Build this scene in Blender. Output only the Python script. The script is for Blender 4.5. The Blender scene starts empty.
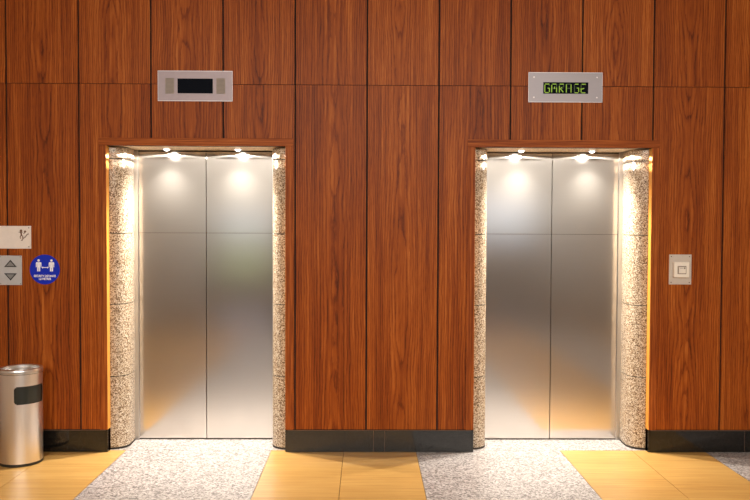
import bpy, bmesh, math, random
from mathutils import Vector, Matrix
random.seed(7)
D = bpy.data
COL = bpy.context.scene.collection
PI = math.pi

# ------------------------------------------------------------------ helpers
def link(o, parent=None):
    COL.objects.link(o)
    if parent is not None:
        o.parent = parent
    return o

def tag(o, label=None, cat=None, group=None, kind=None):
    if label: o['label'] = label
    if cat: o['category'] = cat
    if group: o['group'] = group
    if kind: o['kind'] = kind
    return o

def empty(name, loc, label, cat, group=None, kind=None):
    o = D.objects.new(name, None)
    o.location = loc
    o.empty_display_size = .05
    link(o)
    return tag(o, label, cat, group, kind)

def build(name, bm, mats, parent=None, loc=None, smooth=False, bevel=0, seg=2):
    """bm is in the frame of its parent (or world); loc shifts the origin"""
    bmesh.ops.recalc_face_normals(bm, faces=bm.faces)
    me = D.meshes.new(name)
    bm.to_mesh(me); bm.free()
    if not isinstance(mats, (list, tuple)): mats = [mats]
    for m in mats: me.materials.append(m)
    o = D.objects.new(name, me)
    if loc: o.location = loc
    if smooth:
        for p in me.polygons: p.use_smooth = True
        try:
            me.set_sharp_from_angle(angle=math.radians(38))
        except Exception: pass
    if bevel:
        md = o.modifiers.new('bevel', 'BEVEL'); md.width = bevel; md.segments = seg
        md.limit_method = 'ANGLE'; md.angle_limit = math.radians(40)
    return link(o, parent)

def box(bm, x0, x1, y0, y1, z0, z1, mi=0):
    v = [bm.verts.new(p) for p in ((x0,y0,z0),(x1,y0,z0),(x1,y1,z0),(x0,y1,z0),
                                   (x0,y0,z1),(x1,y0,z1),(x1,y1,z1),(x0,y1,z1))]
    for f in ((0,3,2,1),(4,5,6,7),(0,1,5,4),(1,2,6,5),(2,3,7,6),(3,0,4,7)):
        fc = bm.faces.new([v[i] for i in f]); fc.material_index = mi
    return bm

def prism_z(bm, pts, z0, z1, mi=0):
    a = [bm.verts.new((x,y,z0)) for x,y in pts]; b = [bm.verts.new((x,y,z1)) for x,y in pts]
    n = len(pts)
    for i in range(n):
        f = bm.faces.new((a[i], a[(i+1)%n], b[(i+1)%n], b[i])); f.material_index = mi
    bm.faces.new(a[::-1]).material_index = mi
    bm.faces.new(b).material_index = mi
    return bm

def prism_y(bm, pts, y0, y1, mi=0):
    """flat shape in the x-z plane, extruded in y"""
    a = [bm.verts.new((x,y0,z)) for x,z in pts]; b = [bm.verts.new((x,y1,z)) for x,z in pts]
    n = len(pts)
    for i in range(n):
        f = bm.faces.new((a[i], a[(i+1)%n], b[(i+1)%n], b[i])); f.material_index = mi
    bm.faces.new(a[::-1]).material_index = mi
    bm.faces.new(b).material_index = mi
    return bm

def stroke(bm, p, q, w, y0, y1, mi=0):
    p = Vector(p); q = Vector(q); d = (q-p).normalized(); n = Vector((-d.y, d.x))*w/2
    return prism_y(bm, [tuple(p+n), tuple(p-n), tuple(q-n), tuple(q+n)], y0, y1, mi)

def disc_pts(cx, cz, r, n=32):
    return [(cx+r*math.cos(2*PI*i/n), cz+r*math.sin(2*PI*i/n)) for i in range(n)]

def lathe(bm, prof, n=64, a0=0, a1=2*PI, mi=0):
    full = abs(a1-a0-2*PI) < 1e-6
    m = n if full else n+1
    rings = []
    for r, z in prof:
        if r < 1e-6: rings.append([bm.verts.new((0,0,z))])
        else: rings.append([bm.verts.new((r*math.cos(a0+(a1-a0)*i/n), r*math.sin(a0+(a1-a0)*i/n), z)) for i in range(m)])
    for A, B in zip(rings, rings[1:]):
        for i in range(n):
            j = (i+1) % m
            if len(A) == 1 and len(B) == 1: continue
            if len(A) == 1: f = bm.faces.new((A[0], B[j], B[i]))
            elif len(B) == 1: f = bm.faces.new((A[i], A[j], B[0]))
            else: f = bm.faces.new((A[i], A[j], B[j], B[i]))
            f.material_index = mi
    return bm

def text_bm(s, size, width=None):
    """lettering as a flat mesh, centred, in the x-z plane facing -y"""
    cu = D.curves.new('txt', 'FONT'); cu.body = s; cu.size = size
    cu.align_x = 'CENTER'; cu.align_y = 'CENTER'; cu.offset = size*.035; cu.resolution_u = 3
    ob = D.objects.new('txt', cu); COL.objects.link(ob)
    bpy.context.view_layer.update()
    me = D.meshes.new_from_object(ob.evaluated_get(bpy.context.evaluated_depsgraph_get()))
    bm = bmesh.new(); bm.from_mesh(me)
    D.objects.remove(ob); D.curves.remove(cu); D.meshes.remove(me)
    xs = [v.co.x for v in bm.verts]
    k = width/(max(xs)-min(xs)) if width else 1
    for v in bm.verts: v.co = Vector((v.co.x*k, 0, v.co.y))
    return bm

# ------------------------------------------------------------------ materials
class N:
    """a tiny node-graph writer"""
    def __init__(s, name):
        s.m = D.materials.new(name); s.m.use_nodes = True
        s.t = s.m.node_tree; s.n = s.t.nodes; s.n.clear()
        s.out = s.n.new('ShaderNodeOutputMaterial')
        s.b = s.n.new('ShaderNodeBsdfPrincipled')
        s.t.links.new(s.b.outputs[0], s.out.inputs[0])
    def put(s, sock, v):
        if isinstance(v, bpy.types.NodeSocket): s.t.links.new(v, sock)
        elif v is not None: sock.default_value = v
    def math(s, op, a, b=None, c=None, clamp=False):
        n = s.n.new('ShaderNodeMath'); n.operation = op; n.use_clamp = clamp
        s.put(n.inputs[0], a); s.put(n.inputs[1], b)
        if c is not None: s.put(n.inputs[2], c)
        return n.outputs[0]
    def obj(s): return s.n.new('ShaderNodeTexCoord').outputs['Object']
    def rand(s): return s.n.new('ShaderNodeObjectInfo').outputs['Random']
    def sep(s, v):
        n = s.n.new('ShaderNodeSeparateXYZ'); s.put(n.inputs[0], v); return n.outputs
    def comb(s, x=0, y=0, z=0):
        n = s.n.new('ShaderNodeCombineXYZ'); s.put(n.inputs[0], x); s.put(n.inputs[1], y); s.put(n.inputs[2], z); return n.outputs[0]
    def noise(s, v, scale=1, detail=2, rough=.5, dist=0):
        n = s.n.new('ShaderNodeTexNoise'); s.put(n.inputs['Vector'], v); n.inputs['Scale'].default_value = scale
        n.inputs['Detail'].default_value = detail; n.inputs['Roughness'].default_value = rough; n.inputs['Distortion'].default_value = dist
        return n.outputs['Fac']
    def voro(s, v, scale):
        n = s.n.new('ShaderNodeTexVoronoi'); s.put(n.inputs['Vector'], v); n.inputs['Scale'].default_value = scale
        return n.outputs['Color']
    def ramp(s, f, stops, interp='LINEAR'):
        n = s.n.new('ShaderNodeValToRGB'); n.color_ramp.interpolation = interp
        e = n.color_ramp.elements
        while len(e) < len(stops): e.new(.5)
        for k, (p, c) in zip(e, stops): k.position = p; k.color = (*c, 1) if len(c) == 3 else c
        s.put(n.inputs[0], f); return n.outputs[0]
    def mix(s, f, a, b, mode='MIX'):
        n = s.n.new('ShaderNodeMix'); n.data_type = 'RGBA'; n.blend_type = mode
        s.put(n.inputs[0], f)
        for i, v in ((6, a), (7, b)):
            s.put(n.inputs[i], (*v, 1) if isinstance(v, tuple) and len(v) == 3 else v)
        return n.outputs[2]
    def bump(s, h, strength=.2, dist=.001):
        n = s.n.new('ShaderNodeBump'); n.inputs['Strength'].default_value = strength; n.inputs['Distance'].default_value = dist
        s.put(n.inputs['Height'], h); s.put(s.b.inputs['Normal'], n.outputs[0])
    def set(s, **k):
        for a, v in k.items():
            a = a.replace('_', ' ')
            s.put(s.b.inputs[a], (*v, 1) if isinstance(v, tuple) and len(v) == 3 else v)
        return s.m

def srgb(r, g, b):
    f = lambda c: c/12.92 if c <= .04045 else ((c+.055)/1.055)**2.4
    return (f(r/255), f(g/255), f(b/255))

def simple(name, col, rough=.5, metal=0., spec=.5, var=.06, scale=40):
    g = N(name)
    n = g.noise(g.obj(), scale, 2)
    c = g.mix(n, tuple(x*(1-var) for x in col), tuple(min(1, x*(1+var)) for x in col))
    return g.set(Base_Color=c, Roughness=rough, Metallic=metal, Specular_IOR_Level=spec)

def wood_panel_mat():
    g = N('cherry_veneer')
    x, y, z = g.sep(g.obj())[:3]
    r = g.rand()
    r1 = g.math('MULTIPLY', r, 37.0)
    r2 = g.math('FRACT', g.math('MULTIPLY', r, 91.7))
    zz = g.math('ADD', z, r1)
    # flat-sawn log: ring radius from the distance to the pith, which wanders along the log
    wob = g.noise(g.comb(r1, 0, g.math('MULTIPLY', zz, .8)), 1, 2, .5)
    pith = g.math('ADD', .012, g.math('MULTIPLY', wob, .15))
    off = g.math('MULTIPLY', g.math('SUBTRACT', r2, .5), .06)
    wx = g.math('MULTIPLY', g.math('SUBTRACT', g.noise(g.comb(g.math('MULTIPLY', x, 5), r1, g.math('MULTIPLY', zz, 2.2)), 1, 3, .6), .5), .035)
    xx = g.math('ADD', g.math('ADD', x, off), wx)
    rad = g.math('SQRT', g.math('ADD', g.math('MULTIPLY', xx, xx), g.math('MULTIPLY', pith, pith)))
    fine = g.math('MULTIPLY', g.noise(g.comb(g.math('MULTIPLY', x, 26), r1, g.math('MULTIPLY', zz, 4)), 1, 4, .65), .02)
    ring = g.math('FRACT', g.math('MULTIPLY', g.math('ADD', rad, fine), g.math('ADD', 62.0, g.math('MULTIPLY', r2, 22.0))))
    band = g.ramp(ring, [(0, (.18,)*3), (.15, (.48,)*3), (.5, (.66,)*3), (.88, (.58,)*3), (1, (.18,)*3)])
    streak = g.noise(g.comb(g.math('MULTIPLY', x, 55), r1, g.math('MULTIPLY', zz, 1.3)), 1, 4, .62)
    broad = g.noise(g.comb(g.math('MULTIPLY', x, 9), g.math('ADD', r1, 5), g.math('MULTIPLY', zz, .45)), 1, 2, .5)
    fib = g.noise(g.comb(g.math('MULTIPLY', x, 330), r1, g.math('MULTIPLY', zz, 9)), 1, 2, .6)
    v = g.math('ADD', g.math('MULTIPLY', band, .48), g.math('MULTIPLY', streak, .62))
    v = g.math('ADD', v, g.math('MULTIPLY', broad, .34))
    v = g.math('ADD', v, g.math('MULTIPLY', fib, .34))
    v = g.math('ADD', g.math('SUBTRACT', v, .415), g.math('MULTIPLY', g.math('SUBTRACT', r2, .5), .08))
    c = g.ramp(v, [(.20, srgb(70, 27, 6)), (.40, srgb(122, 55, 13)), (.55, srgb(148, 74, 20)), (.70, srgb(178, 102, 40)), (.90, srgb(204, 136, 70))])
    g.bump(v, .12, .0006)
    return g.set(Base_Color=c, Roughness=.45, Specular_IOR_Level=.14)

def casing_mat(vertical):
    g = N('cherry_trim_upright' if vertical else 'cherry_trim_level')
    x, y, z = g.sep(g.obj())[:3]
    a, b = (x, z) if vertical else (z, x)
    v = g.noise(g.comb(g.math('MULTIPLY', a, 90), g.math('MULTIPLY', y, 90), g.math('MULTIPLY', b, 2.5)), 1, 4, .65)
    c = g.ramp(v, [(.3, srgb(96, 40, 9)), (.5, srgb(140, 68, 20)), (.7, srgb(176, 98, 40))])
    return g.set(Base_Color=c, Roughness=.5, Specular_IOR_Level=.15)

def granite_mat(name, stops, scale=150, rough=.35, spec=.5):
    g = N(name)
    o = g.obj()
    a = g.sep(g.voro(o, scale))[0]
    b = g.sep(g.voro(o, scale*2.3))[1]
    v = g.math('ADD', g.math('MULTIPLY', a, .65), g.math('MULTIPLY', b, .35))
    c = g.ramp(v, stops)
    return g.set(Base_Color=c, Roughness=rough, Specular_IOR_Level=spec)

def steel_mat(name, base, rough, sx, sz, amp=.05, bump=.05, metal=1.):
    g = N(name)
    x, y, z = g.sep(g.obj())[:3]
    v = g.noise(g.comb(g.math('MULTIPLY', x, sx), g.math('MULTIPLY', y, sx), g.math('MULTIPLY', z, sz)), 1, 3, .6)
    blot = g.noise(g.obj(), 5, 3, .5)
    c = g.mix(v, tuple(k*(1-amp) for k in base), tuple(min(1, k*(1+amp)) for k in base))
    rr = g.math('ADD', rough-.05, g.math('ADD', g.math('MULTIPLY', v, .06), g.math('MULTIPLY', blot, .015)))
    if bump: g.bump(v, bump, .0004)
    return g.set(Base_Color=c, Roughness=rr, Metallic=metal)

def floor_wood_mat():
    g = N('oak_floor')
    x, y, z = g.sep(g.obj())[:3]
    row = g.math('DIVIDE', g.math('SUBTRACT', y, .045), .165)
    idx = g.math('FLOOR', row)
    fr = g.math('FRACT', row)
    line = g.math('LESS_THAN', fr, .022)
    colm = g.math('FLOOR', g.math('DIVIDE', g.math('ADD', x, 2.21), .513))
    seed = g.math('ADD', g.math('MULTIPLY', idx, 7.31), g.math('MULTIPLY', colm, 3.77))
    st = g.noise(g.comb(g.math('MULTIPLY', x, 2.2), g.math('MULTIPLY', y, 42), seed), 1, 4, .6)
    fib = g.noise(g.comb(g.math('MULTIPLY', x, 8), g.math('MULTIPLY', y, 220), seed), 1, 2, .6)
    tone = g.noise(g.comb(seed, 0, 0), 3.1, 0)
    v = g.math('ADD', g.math('ADD', g.math('MULTIPLY', st, .55), g.math('MULTIPLY', fib, .2)), g.math('MULTIPLY', tone, .25))
    c = g.ramp(v, [(.26, srgb(142, 98, 46)), (.42, srgb(172, 130, 70)), (.58, srgb(186, 147, 85)), (.8, srgb(202, 164, 104))])
    c = g.mix(g.math('MULTIPLY', line, .35), c, srgb(120, 72, 30))
    return g.set(Base_Color=c, Roughness=.32, Specular_IOR_Level=.4)

def black_granite_mat():
    g = N('polished_black_granite')
    v = g.sep(g.voro(g.obj(), 260))[0]
    c = g.ramp(v, [(0, (.004, .004, .004)), (.8, (.007, .0065, .006)), (1, (.022, .020, .018))])
    return g.set(Base_Color=c, Roughness=.09, IOR=1.52)

def emit_mat(name, col, strength, base=(.8, .8, .8)):
    g = N(name)
    return g.set(Base_Color=base, Emission_Color=col, Emission_Strength=strength)

M = {}
M['wood'] = wood_panel_mat()
M['trim_v'] = casing_mat(True); M['trim_h'] = casing_mat(False)
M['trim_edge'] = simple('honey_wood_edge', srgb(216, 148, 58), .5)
M['groove'] = simple('dark_groove', (.012, .004, .002), .9)
M['granite_col'] = granite_mat('tan_granite', [(.10, srgb(64, 47, 34)), (.30, srgb(122, 98, 76)), (.48, srgb(168, 147, 122)), (.70, srgb(200, 184, 162)), (.95, srgb(228, 218, 202))], 165, .22)
M['granite_floor'] = granite_mat('grey_granite', [(.08, srgb(60, 56, 55)), (.25, srgb(104, 98, 96)), (.42, srgb(144, 136, 133)), (.65, srgb(170, 163, 160)), (.95, srgb(202, 197, 194))], 88, .38)
M['granite_soffit'] = granite_mat('pale_granite', [(.1, srgb(150, 118, 84)), (.4, srgb(205, 180, 146)), (.8, srgb(232, 214, 186))], 120, .4)
M['joint'] = simple('dark_joint', (.03, .022, .016), .8)
M['black_granite'] = black_granite_mat()
M['steel_door'] = steel_mat('brushed_door_steel', (.70, .66, .615), .15, 3, 420, .05, .0, .96)
def brushed(m, lobes, diffuse):
    # brushed sheet: a tight and a broad Beckmann lobe and a trace of diffuse scatter
    t = m.node_tree; b = [k for k in t.nodes if k.type == 'BSDF_PRINCIPLED'][0]; out = [k for k in t.nodes if k.type == 'OUTPUT_MATERIAL'][0]
    col = b.inputs['Base Color'].links[0].from_socket
    sh = None
    for rough, f in lobes:
        gl = t.nodes.new('ShaderNodeBsdfAnisotropic'); gl.distribution = 'BECKMANN'; gl.inputs['Roughness'].default_value = rough
        t.links.new(col, gl.inputs['Color'])
        if sh is None: sh = gl.outputs[0]; continue
        mx = t.nodes.new('ShaderNodeMixShader'); mx.inputs[0].default_value = f
        t.links.new(sh, mx.inputs[1]); t.links.new(gl.outputs[0], mx.inputs[2]); sh = mx.outputs[0]
    df = t.nodes.new('ShaderNodeBsdfDiffuse'); t.links.new(col, df.inputs['Color'])
    mx = t.nodes.new('ShaderNodeMixShader'); mx.inputs[0].default_value = diffuse
    t.links.new(sh, mx.inputs[1]); t.links.new(df.outputs[0], mx.inputs[2]); t.links.new(mx.outputs[0], out.inputs[0])
    t.nodes.remove(b)
brushed(M['steel_door'], ((.135, 0), (.30, .30)), .032)
M['steel_plain'] = steel_mat('satin_steel', (.62, .60, .58), .3, 60, 60, .05, 0)
M['steel_bin'] = steel_mat('brushed_bin_steel', (.84, .81, .79), .34, 300, 4, .06, .0)
M['steel_polish'] = steel_mat('polished_steel', (.74, .73, .72), .3, 20, 20, .03, 0)
M['plate_matte'] = simple('matte_grey_plate', srgb(158, 146, 152), .5, .3)
M['plate_brushed'] = steel_mat('brushed_plate', (.29, .27, .295), .45, 6, 500, .06, .03, .35)
M['plate_edge'] = simple('pale_plate_edge', srgb(214, 208, 210), .4, .3)
M['dull_edge'] = simple('joint_and_ledge_glint', srgb(104, 78, 60), .6)
M['screen'] = simple('dark_screen', (.0025, .004, .008), .6, 0, .05)
M['grille'] = simple('beige_grille', srgb(152, 142, 134), .7)
M['grille_slot'] = simple('grille_slot', srgb(128, 118, 110), .8)
M['led'] = emit_mat('green_led', (.42, .68, .03), .5, (.03, .06, .005))
M['led_dim'] = emit_mat('dim_green_led', (.36, .75, .03), .05, (.008, .014, .004))
M['sign_white'] = simple('white_sign', srgb(226, 216, 208), .45)
M['picto'] = simple('brown_pictogram', srgb(104, 70, 46), .6)
M['screw'] = simple('dark_screw', srgb(104, 88, 82), .45, .6)
M['sticker_blue'] = simple('blue_vinyl', srgb(16, 42, 182), .45, 0, .2, .05)
M['sticker_white'] = simple('white_vinyl', srgb(236, 236, 244), .4)
M['call_plate'] = simple('silver_call_plate', srgb(186, 188, 192), .4, .35)
M['arrow_grey'] = simple('grey_arrow_button', srgb(128, 128, 128), .5)
M['arrow_dark'] = simple('black_arrow_rim', srgb(34, 34, 36), .5)
M['station'] = simple('brushed_station_plate', srgb(206, 196, 186), .38, .45)
M['ivory'] = simple('ivory_plastic', srgb(234, 226, 214), .45)
M['ivory_dark'] = simple('grey_plastic_rim', srgb(146, 134, 122), .6)
M['black_plastic'] = simple('black_plastic', (.014, .015, .015), .35)
M['hole'] = simple('bin_mouth_dark', srgb(34, 38, 34), .3)
M['lens'] = emit_mat('lit_lamp_lens', (1, .97, .92), 6.)
M['plaster'] = simple('lobby_plaster', srgb(214, 206, 196), .85, var=.03, scale=8)
M['back_plaster'] = simple('lobby_grey_wall', srgb(150, 132, 118), .8, var=.05, scale=4)
M['shaft'] = simple('dark_shaft', (.02, .02, .02), .9)
M['floor_wood'] = floor_wood_mat()
def glass_mat():
    g = N('window_glass')
    t = g.n.new('ShaderNodeBsdfTransparent'); gl = g.n.new('ShaderNodeBsdfGlossy'); gl.inputs['Roughness'].default_value = .02
    f = g.n.new('ShaderNodeFresnel'); mx = g.n.new('ShaderNodeMixShader')
    g.t.links.new(f.outputs[0], mx.inputs[0]); g.t.links.new(t.outputs[0], mx.inputs[1]); g.t.links.new(gl.outputs[0], mx.inputs[2])
    g.t.links.new(mx.outputs[0], g.out.inputs[0]); g.n.remove(g.b)
    return g.m
M['glass'] = glass_mat()

# ------------------------------------------------------------------ dimensions (metres; y = 0 is the face of the panelling, +y is behind it)
X0, X1 = -3.5, 4.0             # side walls of the lobby
YB = -12.0                     # back wall of the lobby
ZC = 3.75                      # ceiling
OPEN = ((-1.812, -.567), (.756, 1.996))
HEAD = 2.146                   # soffit height
ZSEAM, ZBASE = 2.572, .1565
THICK = .055

# ------------------------------------------------------------------ panelled wall
bm = bmesh.new()
xs = [X0] + [v for o in OPEN for v in o] + [X1]
for a, b in ((xs[0], xs[1]), (xs[2], xs[3]), (xs[4], xs[5])):
    box(bm, a, b, .012, THICK, 0, HEAD)
box(bm, X0, X1, .012, THICK, HEAD, ZC)
wall = build('wall_back', bm, M['groove'])
tag(wall, 'wall clad in cherry wood veneer panels around the two elevators', 'wall', kind='structure')

def subtract(rect, holes):
    x0, x1, z0, z1 = rect
    out = [rect]
    for hx0, hx1, hz1 in holes:
        nxt = []
        for a, b, c, d in out:
            if hx1 <= a or hx0 >= b or hz1 <= c: nxt.append((a, b, c, d)); continue
            if d > hz1: nxt.append((a, b, hz1, d))
            if a < hx0: nxt.append((a, hx0, c, min(d, hz1)))
            if b > hx1: nxt.append((hx1, b, c, min(d, hz1)))
        out = nxt
    return out
CAS = .053
holes = [(a-CAS, b+CAS, HEAD+CAS) for a, b in OPEN]
G = .006
for k in range(-2, 13):
    xa, xb = (k-5)*.5, (k-4)*.5
    for za, zb in ((ZBASE, ZSEAM), (ZSEAM, ZC)):
        cx, cz = (xa+xb)/2, (za+zb)/2
        bm = bmesh.new()
        for a, b, c, d in subtract((xa+G, xb-G, za+(.0018 if za > 1 else .004), zb-.0018), holes):
            if b-a < .004: continue
            box(bm, a-cx, b-cx, 0, .0118, c-cz, d-cz)
        bmesh.ops.remove_doubles(bm, verts=bm.verts, dist=1e-5)
        build('wood_panel', bm, M['wood'], wall, (cx, 0, cz))

# casings around the openings, with the returns of the openings
for i, (a, b) in enumerate(OPEN):
    bm = bmesh.new()
    y0 = -.006
    box(bm, a-CAS, a, y0, THICK+.002, ZBASE+.002, HEAD)
    box(bm, b, b+CAS, y0, THICK+.002, ZBASE+.002, HEAD)
    c = build('trim_%d' % (i+1), bm, M['trim_v'], bevel=.002)
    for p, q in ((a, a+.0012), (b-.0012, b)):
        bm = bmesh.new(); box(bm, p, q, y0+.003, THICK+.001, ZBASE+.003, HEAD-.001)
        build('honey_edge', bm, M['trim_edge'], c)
    bm = bmesh.new()
    box(bm, a-CAS, b+CAS, y0, THICK+.002, HEAD+.0005, HEAD+CAS)
    build('head_casing', bm, M['trim_h'], c, bevel=.002)
    tag(c, 'wood casing framing the %s elevator opening' % ('left' if i == 0 else 'right'), 'door casing', kind='structure')

# baseboards
def baseboard(name, a, b, joints, label, ends):
    bm = bmesh.new()
    cuts = [a] + joints + [b]
    for p, q in zip(cuts, cuts[1:]):
        box(bm, p+(.0012 if p != a else 0), q-(.0012 if q != b else 0), -.004, .0118, .002, ZBASE-.004)
    for j in joints: box(bm, j-.0012, j+.0012, -.003, .0118, .002, ZBASE-.005, 1)
    for e in ends: box(bm, e[0], e[1], -.004, THICK, .002, ZBASE-.0005)
    box(bm, a, b, -.0045, .0, ZBASE-.0035, ZBASE-.0005, 1)  # ledge highlight painted as a lighter strip along the top
    tag(build(name, bm, [M['black_granite'], M['dull_edge']]), label, 'baseboard', kind='structure')
baseboard('baseboard_left', X0, OPEN[0][0]-.014, [-2.75], 'polished black baseboard left of the left elevator', [(OPEN[0][0]-.013, OPEN[0][0])])
baseboard('baseboard_centre', OPEN[0][1]+.014, OPEN[1][0]-.014, [.053, .131], 'polished black baseboard between the two elevators', [(OPEN[0][1], OPEN[0][1]+.013), (OPEN[1][0]-.013, OPEN[1][0])])
baseboard('baseboard_right', OPEN[1][1]+.014, X1, [2.68], 'polished black baseboard right of the right elevator', [(OPEN[1][1], OPEN[1][1]+.013)])

# ------------------------------------------------------------------ elevator niches
DOORY = .335
def column_profile(edge, s):
    """plan of a half-round granite jamb; s = +1 bulges to +x"""
    R = .108
    pts = [(-.03, THICK+.004), (0, THICK+.004)]
    for i in range(1, 13):
        t = PI/2*i/12
        pts.append((R*math.sin(t), THICK+.004+.115*(1-math.cos(t))))
    pts += [(.106, .25), (.100, .318), (-.03, .318)]
    return [(edge+s*x, y) for x, y in pts]
JZ = [.52, 1.033, 1.535, 2.06]
for i, (a, b) in enumerate(OPEN):
    side = 'left' if i == 0 else 'right'
    for e, s, w in ((a, 1, 'left'), (b, -1, 'right')):
        bm = bmesh.new()
        prof = column_profile(e, s)
        cuts = [.012] + JZ + [HEAD-.003]
        for p, q in zip(cuts, cuts[1:]):
            prism_z(bm, prof, p+.003, q-.003)
        inner = [(e+s*(abs(x-e)*(1 if (x-e)*s > 0 else -1)-.006), y+(.006 if y < .2 else -.004)) for x, y in prof]
        prism_z(bm, inner, .004, HEAD-.004, 1)
        o = build('granite_column', bm, [M['granite_col'], M['joint']], smooth=True)
        tag(o, 'rounded speckled granite column on the %s side of the %s elevator' % (w, side), 'column', 'granite columns beside the elevators', 'thing')
        bm = bmesh.new()
        prism_z(bm, [(e+s*((x-e)*s+(.0015 if (x-e)*s > 0 else 0)), y-.001 if y < .2 else y) for x, y in prof], .002, .013)
        build('base_strip', bm, M['joint'], o, smooth=True)
    # soffit and the shaft wall behind the doors
    bm = bmesh.new(); box(bm, a-.02, b+.02, THICK+.0025, .40, HEAD, HEAD+.05)
    tag(build('ceiling_niche', bm, M['granite_soffit']), 'pale stone soffit over the %s elevator' % side, 'soffit', kind='structure')
    bm = bmesh.new(); box(bm, a-.1, b+.1, .402, .43, 0, 2.6)
    tag(build('wall_shaft', bm, M['shaft']), 'dark shaft wall behind the %s elevator doors' % side, 'wall', kind='structure')
    # the doors
    cx = -1.186 if i == 0 else 1.374
    t = empty('elevator', (cx, DOORY, 0), 'elevator with brushed steel two-leaf doors, %s' % (
        'left of the two, under the unlit display' if i == 0 else 'right of the two, under the lit green display'), 'elevator', 'elevators in the panelled wall', 'thing')
    gz = 1.537
    for s in (-1, 1):
        bm = bmesh.new()
        lo, hi = sorted((s*.0025, s*(.56)))
        box(bm, lo, hi, 0, .035, .010, gz-.0012)
        box(bm, lo, hi, 0, .035, gz+.0012, 2.134)
        box(bm, lo+.0005, hi-.0005, .004, .033, gz-.002, gz+.002, 1)
        build('door_leaf', bm, [M['steel_door'], M['joint']], t, bevel=.0008)
    for e, s in ((a, 1), (b, -1)):
        bm = bmesh.new()
        p, q = sorted((e+s*.085-cx, e+s*.128-cx))
        box(bm, p, q, -.016, -.002, .003, HEAD-.002)
        build('jamb_strip', bm, M['steel_plain'], t, bevel=.001)
    bm = bmesh.new(); box(bm, a+.1-cx, b-.1-cx, .002, .03, 2.1365, HEAD-.001)
    build('head_track', bm, M['joint'], t)
    bm = bmesh.new(); box(bm, a+.1-cx, b-.1-cx, -.001, .04, .0015, .008)
    build('door_sill', bm, M['joint'], t)
    # two recessed lamps in the soffit
    for dx, w in ((-.257, 'left'), (.257, 'right')):
        c2 = (a+b)/2
        d = empty('recessed_downlight', (c2+dx, .212, HEAD), 'lit round %s downlight in the soffit over the %s elevator' % (w, side), 'downlight', 'lit downlights over the elevators')
        bm = bmesh.new(); lathe(bm, [(.024, -.0008), (.036, -.0008), (.036, -.004), (.033, -.006), (.025, -.0055), (.024, -.0008)], 32)
        build('trim_ring', bm, M['steel_polish'], d, smooth=True)
        bm = bmesh.new(); lathe(bm, [(0, -.018), (.010, -.0165), (.018, -.011), (.0235, -.002), (0, -.002)], 32)
        build('lamp_lens', bm, M['lens'], d, smooth=True)

# downlight beams
def lamp_nodes(L, fn):
    L.use_nodes = True
    nt = L.node_tree; n = nt.nodes
    em = [k for k in n if k.type == 'EMISSION'][0]
    tc = n.new('ShaderNodeTexCoord'); sx = n.new('ShaderNodeSeparateXYZ'); nt.links.new(tc.outputs['Normal'], sx.inputs[0])
    ab = n.new('ShaderNodeMath'); ab.operation = 'ABSOLUTE'; nt.links.new(sx.outputs[2], ab.inputs[0])   # cos of the angle off the beam axis
    rp = n.new('ShaderNodeValToRGB'); nt.links.new(ab.outputs[0], rp.inputs[0])
    e = rp.color_ramp.elements
    while len(e) < len(fn): e.new(.5)
    for k, (p, v) in zip(e, fn): k.position = p; k.color = (v, v, v, 1)
    ml = n.new('ShaderNodeMath'); ml.operation = 'MULTIPLY'; ml.inputs[1].default_value = 1.0
    nt.links.new(rp.outputs[0], ml.inputs[0]); nt.links.new(ml.outputs[0], em.inputs['Strength'])
SPOT_W = 290
for i, (a, b) in enumerate(OPEN):
    for dx in (-.257, .257):
        L = D.lights.new('downlight_beam', 'SPOT'); L.energy = SPOT_W; L.color = (1, .93, .82)
        L.spot_size = math.radians(172); L.spot_blend = .03; L.shadow_soft_size = .012
        lamp_nodes(L, [(0, 0), (.085, 0), (.10, .9), (.13, .75), (.155, .012), (.5, .010), (.68, .09), (.86, .55), (1, 1)])
        o = D.objects.new('downlight_beam', L); o.location = ((a+b)/2+dx, .212, HEAD-.021); link(o)

# ------------------------------------------------------------------ floor
GX = [-2.21+.513*k for k in range(-3, 14)]
STRIPS = [(-1.697, -.671), (.355, 1.381), (2.407, 3.433)]
JY = [.045-.984*k for k in range(0, 13)]
bm = bmesh.new(); box(bm, X0, X1, YB, .40, -.06, -.012)
fl = build('floor', bm, M['joint'])
tag(fl, 'lobby floor of honey coloured wood planks and grey granite strips', 'floor', kind='structure')
bm = bmesh.new()
edges = sorted(set([X0, X1] + [round(g, 3) for g in GX if X0+.02 < g < X1-.02]))
for p, q in zip(edges, edges[1:]):
    m = (p+q)/2
    if any(a < m < b for a, b in STRIPS): continue
    box(bm, p+.0016, q-.0016, YB, .0435, -.012, 0)
build('wood_planks', bm, M['floor_wood'], fl)
for a, b in STRIPS:
    bm = bmesh.new()
    for p, q in zip(JY, JY[1:]):
        box(bm, a+.0016, b-.0016, q+.0018, p-.0018, -.012, 0)
    build('granite_strip', bm, M['granite_floor'], fl)
for a, b in OPEN:
    bm = bmesh.new(); box(bm, a-.02, b+.02, .0468, .40, -.012, 0)
    build('granite_threshold', bm, M['granite_floor'], fl)

# ------------------------------------------------------------------ displays above the doors
def plate(name, parent, w, h, d, mats, bev=.0025):
    bm = bmesh.new(); box(bm, -w/2, w/2, -d, .0006, -h/2, h/2)
    return build(name, bm, mats, parent, bevel=bev)
def screw(parent, x, z, y, r=.0045, mat='screw'):
    bm = bmesh.new(); prism_y(bm, disc_pts(x, z, r, 14), y-.0014, y)
    build('screw', bm, M[mat], parent)

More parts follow.
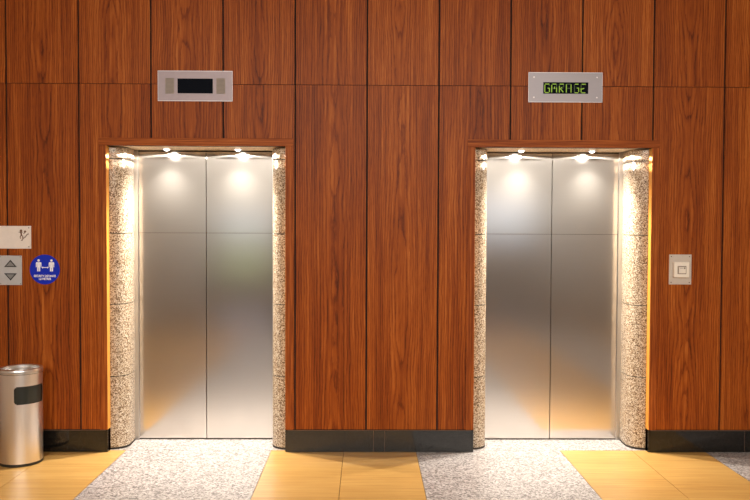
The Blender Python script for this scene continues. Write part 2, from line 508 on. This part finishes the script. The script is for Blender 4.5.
d1 = empty('floor_display', (-1.192, 0, 2.558), 'unlit grey display panel with two speaker grilles above the left elevator', 'display', 'displays above the elevators')
plate('plate', d1, .517, .209, .008, M['plate_matte'])
bm = bmesh.new()
for x0, x1, z0, z1 in ((-.2585, .2585, -.1045, -.1010), (-.2585, .2585, .1010, .1045), (-.2585, -.256, -.101, .101), (.256, .2585, -.101, .101)):
    box(bm, x0, x1, -.0092, -.0072, z0, z1)
build('bright_rim', bm, M['plate_edge'], d1)
bm = bmesh.new(); box(bm, -.122, .122, -.0098, -.0075, -.051, .051); build('screen', bm, M['screen'], d1, bevel=.001)
for gx in (-.176, .177):
    bm = bmesh.new(); box(bm, gx-.031, gx+.031, -.0088, -.0075, -.054, .054)
    g = build('speaker_grille', bm, M['grille'], d1)
    bm = bmesh.new()
    for k in range(12):
        z = -.049+k*.0089
        box(bm, gx-.027, gx+.027, -.0092, -.0085, z-.0013, z+.0013)
    build('slots', bm, M['grille_slot'], g)

d2 = empty('floor_display', (1.381, 0, 2.563), 'brushed steel display panel with lit green lettering above the right elevator', 'display', 'displays above the elevators')
plate('plate', d2, .517, .207, .008, M['plate_brushed'])
bm = bmesh.new()
for x0, x1, z0, z1 in ((-.2585, .2585, -.1035, -.1005), (-.2585, .2585, .1005, .1035), (-.2585, -.256, -.1, .1), (.256, .2585, -.1, .1)):
    box(bm, x0, x1, -.0092, -.0072, z0, z1)
build('bright_rim', bm, M['plate_edge'], d2)
for sx in (-.22, .22):
    for sz in (-.07, .07): screw(d2, sx, sz, -.008, .005, 'plate_edge')
SX0, SX1, SZ1, SZ0 = -.155, .159, .035, -.044
bm = bmesh.new(); box(bm, SX0, SX1, -.0095, -.0075, SZ0, SZ1); sc = build('screen', bm, M['screen'], d2)
def lx(p): return SX0+(p-68)/600*(SX1-SX0)
def lz(p): return SZ1-(p-65)/143*(SZ1-SZ0)
SEG = [ # strokes of the lit letters G A R A G E
 [(90,88,146,88),(88,98,88,190),(92,195,140,195),(150,140,150,190),(126,140,150,140)],
 [(190,88,240,88),(180,98,180,192),(245,132,245,192),(218,120,218,150)],
 [(286,88,338,88),(282,112,282,194),(296,146,334,190),(290,150,318,128)],
 [(375,92,375,194),(438,92,438,194)],
 [(490,88,536,88),(540,135,540,184),(515,136,540,136),(488,196,532,196)],
 [(580,88,634,88),(572,140,572,188),(578,150,614,140),(578,196,630,196)]]
DIM = [[(150,90,150,110)], [(245,88,245,132),(180,140,245,140),(180,88,190,88)], [(282,88,282,112),(338,88,338,128),(282,140,334,140)],
 [(375,88,438,88),(375,140,438,140)], [(484,88,484,196),(540,140,540,196)], [(572,88,572,140),(572,188,572,196)]]
for segs, dim in zip(SEG, DIM):
    bm = bmesh.new()
    for x0, y0, x1, y1 in segs: stroke(bm, (lx(x0), lz(y0)), (lx(x1), lz(y1)), .0062, -.0104, -.0094)
    for x0, y0, x1, y1 in dim: stroke(bm, (lx(x0), lz(y0)), (lx(x1), lz(y1)), .0058, -.0102, -.0094, 1)
    build('lit_letter', bm, [M['led'], M['led_dim']], sc)

# ------------------------------------------------------------------ left-hand signs
sg = empty('stairs_sign', (-2.53, 0, 1.505), 'white rectangular sign with a small brown stairs pictogram at the left edge', 'sign')
plate('sign_board', sg, .39, .158, .004, M['sign_white'], .001)
bm = bmesh.new()
S = lambda x, z: (x+2.53, z-1.505)
Y0, Y1 = -.0052, -.0038
prism_y(bm, disc_pts(*S(-2.404, 1.551), .0085, 14), Y0, Y1)
for p, q, w in (((-2.405,1.541),(-2.401,1.520),.010), ((-2.420,1.541),(-2.392,1.541),.005), ((-2.401,1.520),(-2.391,1.511),.006), ((-2.391,1.511),(-2.394,1.498),.005),
                ((-2.402,1.521),(-2.410,1.509),.006), ((-2.410,1.509),(-2.408,1.494),.005)):
    stroke(bm, S(*p), S(*q), w, Y0, Y1)
for k in range(5):
    xk, zk = -2.405+k*.010, 1.484+k*.010
    stroke(bm, S(xk, zk), S(xk+.010, zk), .004, Y0, Y1); stroke(bm, S(xk+.010, zk-.002), S(xk+.010, zk+.012), .004, Y0, Y1)
prism_y(bm, disc_pts(*S(-2.376, 1.545), .008, 12), Y0, Y1)
stroke(bm, S(-2.378, 1.540), S(-2.386, 1.528), .005, Y0, Y1)
build('pictogram', bm, M['picto'], sg)
for z in (.066, -.066): 
    for x in (.180, -.180): screw(sg, x, z, -.004, .004)

cp = empty('elevator_call_panel', (-2.4775, 0, 1.275), 'silver elevator call panel with up and down triangles at the left edge', 'call panel')
plate('plate', cp, .155, .206, .007, M['call_plate'], .002)
for s, zc in ((1, .023), (-1, -.021)):
    bm = bmesh.new(); prism_y(bm, [(-.044, zc), (.044, zc), (0, zc+s*.050)][::s], -.0095, -.0065)
    btn = build('arrow_button', bm, M['arrow_dark'], cp)
    bm = bmesh.new(); prism_y(bm, [(-.029, zc+s*.0065), (.029, zc+s*.0065), (0, zc+s*.039)][::s], -.0108, -.0092)
    build('arrow_face', bm, M['arrow_grey'], btn)
for x in (-.068, .068):
    for z in (-.094, .094): screw(cp, x, z, -.007, .003)

st = empty('distance_sticker', (-2.243, 0, 1.281), 'round blue sticker with two white figures and a double arrow', 'sticker')
bm = bmesh.new(); prism_y(bm, disc_pts(0, 0, .104, 72), -.0012, .0006); build('disc', bm, M['sticker_blue'], st)
for fx in (-.042, .047):
    bm = bmesh.new()
    Y0, Y1 = -.002, -.0011
    prism_y(bm, disc_pts(fx, .063, .0085, 18), Y0, Y1)
    prism_y(bm, [(fx-.016, .051), (fx+.016, .051), (fx+.019, .046), (fx+.019, .016), (fx+.0135, .016), (fx+.0125, .036), (fx+.0105, .036), (fx+.0105, -.013), (fx+.0012, -.013), (fx+.0012, .013),
                 (fx-.0012, .013), (fx-.0012, -.013), (fx-.0105, -.013), (fx-.0105, .036), (fx-.0125, .036), (fx-.0135, .016), (fx-.019, .016), (fx-.019, .046)], Y0, Y1)
    build('figure', bm, M['sticker_white'], st)
bm = bmesh.new()
prism_y(bm, [(-.022, .014), (-.012, .0215), (-.012, .0165), (.018, .0165), (.018, .0215), (.028, .014), (.018, .0065), (.018, .0115), (-.012, .0115), (-.012, .0065)], -.002, -.0011)
build('double_arrow', bm, M['sticker_white'], st)
build('lettering', text_bm('SECURITY DISTANCE', .0205, .152), M['sticker_white'], st, (0, -.0018, -.046))
build('lettering', text_bm('1,5 METRES', .0205, .084), M['sticker_white'], st, (0, -.0018, -.066))

# ------------------------------------------------------------------ right-hand key station
ks = empty('key_switch_station', (2.204, 0, 1.2955), 'small silver wall plate with a raised ivory switch right of the right elevator', 'switch')
plate('plate', ks, .158, .211, .005, M['station'], .0015)
bm = bmesh.new(); box(bm, -.053, .055, -.030, -.005, -.056, .054); sw = build('switch_housing', bm, M['ivory'], ks, bevel=.006, seg=3)
bm = bmesh.new(); box(bm, -.029, .033, -.0325, -.0295, -.031, .026); rm = build('recessed_rim', bm, M['ivory_dark'], sw, bevel=.002)
bm = bmesh.new(); box(bm, -.021, .028, -.036, -.032, -.025, .018); build('switch_cover', bm, M['ivory'], rm, bevel=.003)
bm = bmesh.new(); box(bm, -.014, .010, -.0372, -.0355, .009, .012); prism_y(bm, disc_pts(.018, .010, .006, 16), -.0372, -.0355); build('key_slot', bm, M['ivory_dark'], rm)
for x in (-.064, .064):
    for z in (-.091, .091): screw(ks, x, z, -.005, .004)

# ------------------------------------------------------------------ ashtray bin
BX, BY, BR, BH = -2.316, -.236, .137, .620
t = empty('ashtray_bin', (BX, BY, 0), 'round brushed steel litter bin with a dark side opening at the left edge', 'litter bin')
bm = bmesh.new(); lathe(bm, [(0, 0), (BR-.002, 0), (BR+.001, .003), (BR+.001, .017), (BR-.003, .019), (0, .019)], 72); build('base_ring', bm, M['black_plastic'], t, smooth=True)
# body with a real mouth cut in its wall, facing right-forward
A0, A1 = math.radians(-84), math.radians(10)
ZM0, ZM1 = .412, .530
bm = bmesh.new()
n = 180
def vert(i, z, r=BR): 
    a = 2*PI*i/n; return (r*math.cos(a), r*math.sin(a), z)
ia, ib = round((A0 % (2*PI))/(2*PI)*n), round((A1 % (2*PI))/(2*PI)*n)
zs = [.019, ZM0, ZM0+.006, ZM0+.014, ZM1-.014, ZM1-.006, ZM1, BH-.012]
grid = [[bm.verts.new(vert(i, z)) for i in range(n)] for z in zs]
inset = {1: 3, 2: 1, 3: 0, 4: 1, 5: 3}
for r in range(len(zs)-1):
    for i in range(n):
        if 1 <= r <= 5:
            c = inset[r]
            if (i-ia) % n in range(c, (ib-ia) % n - c): continue
        bm.faces.new((grid[r][i], grid[r][(i+1) % n], grid[r+1][(i+1) % n], grid[r+1][i]))
body = build('body', bm, M['steel_bin'], t, smooth=True)
bm = bmesh.new(); lathe(bm, [(BR-.006, .05), (BR-.006, BH-.03)], 96); build('inner_liner', bm, M['hole'], t, smooth=True)
bm = bmesh.new()
lathe(bm, [(BR-.003, BH-.013), (BR+.0025, BH-.012), (BR+.0035, BH-.006), (BR+.0035, BH+.010), (BR+.001, BH+.016), (BR-.012, BH+.019), (BR-.018, BH+.015), (BR-.020, BH-.004), (BR-.05, BH-.012), (0, BH-.012)], 96)
lid = build('ashtray_lid', bm, M['steel_polish'], t, smooth=True)
bm = bmesh.new(); lathe(bm, [(BR+.0028, BH-.0135), (BR+.0034, BH-.0125), (BR+.0028, BH-.0115), (BR-.001, BH-.0115), (BR-.001, BH-.0135)], 96); build('lid_seam', bm, M['joint'], lid, smooth=True)

# ------------------------------------------------------------------ rest of the lobby (behind and above the camera)
bm = bmesh.new(); box(bm, X0-.2, X1+.2, YB-.2, .1, ZC, ZC+.1)
tag(build('ceiling', bm, M['plaster']), 'pale plaster lobby ceiling', 'ceiling', kind='structure')
for nm, x0, x1 in (('wall_left', X0-.15, X0), ('wall_right', X1, X1+.15)):
    bm = bmesh.new(); box(bm, x0, x1, YB-.2, .1, -.06, ZC)
    tag(build(nm, bm, M['plaster']), 'pale plaster side wall of the lobby, %s' % nm[5:], 'wall', kind='structure')
WIN = [(-3.4, -2.1, .35, 2.0), (2.3, 3.9, 1.35, 2.3)]
bm = bmesh.new()
cur = X0
for x0, x1, z0, z1 in WIN:
    box(bm, cur, x0, YB-.2, YB, -.06, ZC)
    box(bm, x0, x1, YB-.2, YB, -.06, z0); box(bm, x0, x1, YB-.2, YB, z1, ZC)
    cur = x1
box(bm, cur, X1, YB-.2, YB, -.06, ZC)
tag(build('wall_front', bm, M['back_plaster']), 'grey street-side wall of the lobby with two windows', 'wall', kind='structure')
for i, (x0, x1, z0, z1) in enumerate(WIN):
    bm = bmesh.new()
    for a, b, c, d in ((x0, x0+.05, z0, z1), (x1-.05, x1, z0, z1), (x0+.05, x1-.05, z0, z0+.05), (x0+.05, x1-.05, z1-.05, z1)):
        box(bm, a, b, YB-.12, YB-.05, c, d)
    w = build('window_%d' % (i+1), bm, M['joint'])
    tag(w, 'street window of the lobby, %s' % ('left' if i == 0 else 'right'), 'window', kind='structure')
    bm = bmesh.new(); box(bm, x0+.05, x1-.05, YB-.09, YB-.084, z0+.05, z1-.05); build('pane', bm, M['glass'], w)

def area(name, loc, rot, sx, sy, power, col):
    L = D.lights.new(name, 'AREA'); L.shape = 'RECTANGLE'; L.size = sx; L.size_y = sy; L.energy = power; L.color = col
    o = D.objects.new(name, L); o.location = loc; o.rotation_euler = rot; link(o); return o
area('added_wall_fill', (.2, -4.6, ZC-.25), (math.radians(48), 0, 0), 6.4, .35, 10, (1, .93, .85)).data.spread = math.radians(140)  # unseen lamp, added to light the panelling more than the floor
area('added_wall_fill', (.2, -7.2, ZC-.25), (math.radians(62), 0, 0), 6.4, .35, 155, (1, .915, .81)).data.spread = math.radians(110)  # main added fill for the panelling, no fixture in view
area('added_ceiling_fill', (.2, -9.6, ZC-.02), (0, 0, 0), 6.0, .6, 42, (1, .95, .92))  # unseen lamp, added to brighten the rear lobby mirrored in the doors

# ------------------------------------------------------------------ world: pale sky over greenery
W = D.worlds.new('sky'); bpy.context.scene.world = W; W.use_nodes = True
nt = W.node_tree; n = nt.nodes; bg = n['Background']
tc = n.new('ShaderNodeTexCoord'); sp = n.new('ShaderNodeSeparateXYZ'); nt.links.new(tc.outputs['Generated'], sp.inputs[0])
ma = n.new('ShaderNodeMath'); ma.operation = 'MULTIPLY_ADD'; ma.inputs[1].default_value = .5; ma.inputs[2].default_value = .5; nt.links.new(sp.outputs[2], ma.inputs[0])
rp = n.new('ShaderNodeValToRGB'); nt.links.new(ma.outputs[0], rp.inputs[0])
e = rp.color_ramp.elements; e.new(.5); e.new(.5)
for k, (p, c) in zip(e, ((0, (.10, .14, .04, 1)), (.497, (.30, .34, .16, 1)), (.501, (.62, .74, 1, 1)), (1, (.5, .66, 1, 1)))): k.position = p; k.color = c
nt.links.new(rp.outputs[0], bg.inputs['Color']); bg.inputs['Strength'].default_value = 1.25

# ------------------------------------------------------------------ camera
cam = D.cameras.new('camera'); co = D.objects.new('camera', cam); link(co)
r = Vector((.99993348, -.01089104, .00379844)); u = Vector((-.00348521, .02863596, .99958383)); f = Vector((.01099528, .99953057, -.0285961))
co.matrix_world = Matrix(((r.x, u.x, -f.x, -.003), (r.y, u.y, -f.y, -5.5959), (r.z, u.z, -f.z, 1.5851), (0, 0, 0, 1)))
cam.sensor_width = 36; cam.lens = 800/750*36; cam.clip_start = .05
S = bpy.context.scene
S.camera = co
S.view_settings.view_transform = 'Standard'
S.view_settings.look = 'None'
S.view_settings.exposure = 0
S.cycles.use_denoising = True
S.cycles.sample_clamp_indirect = 6
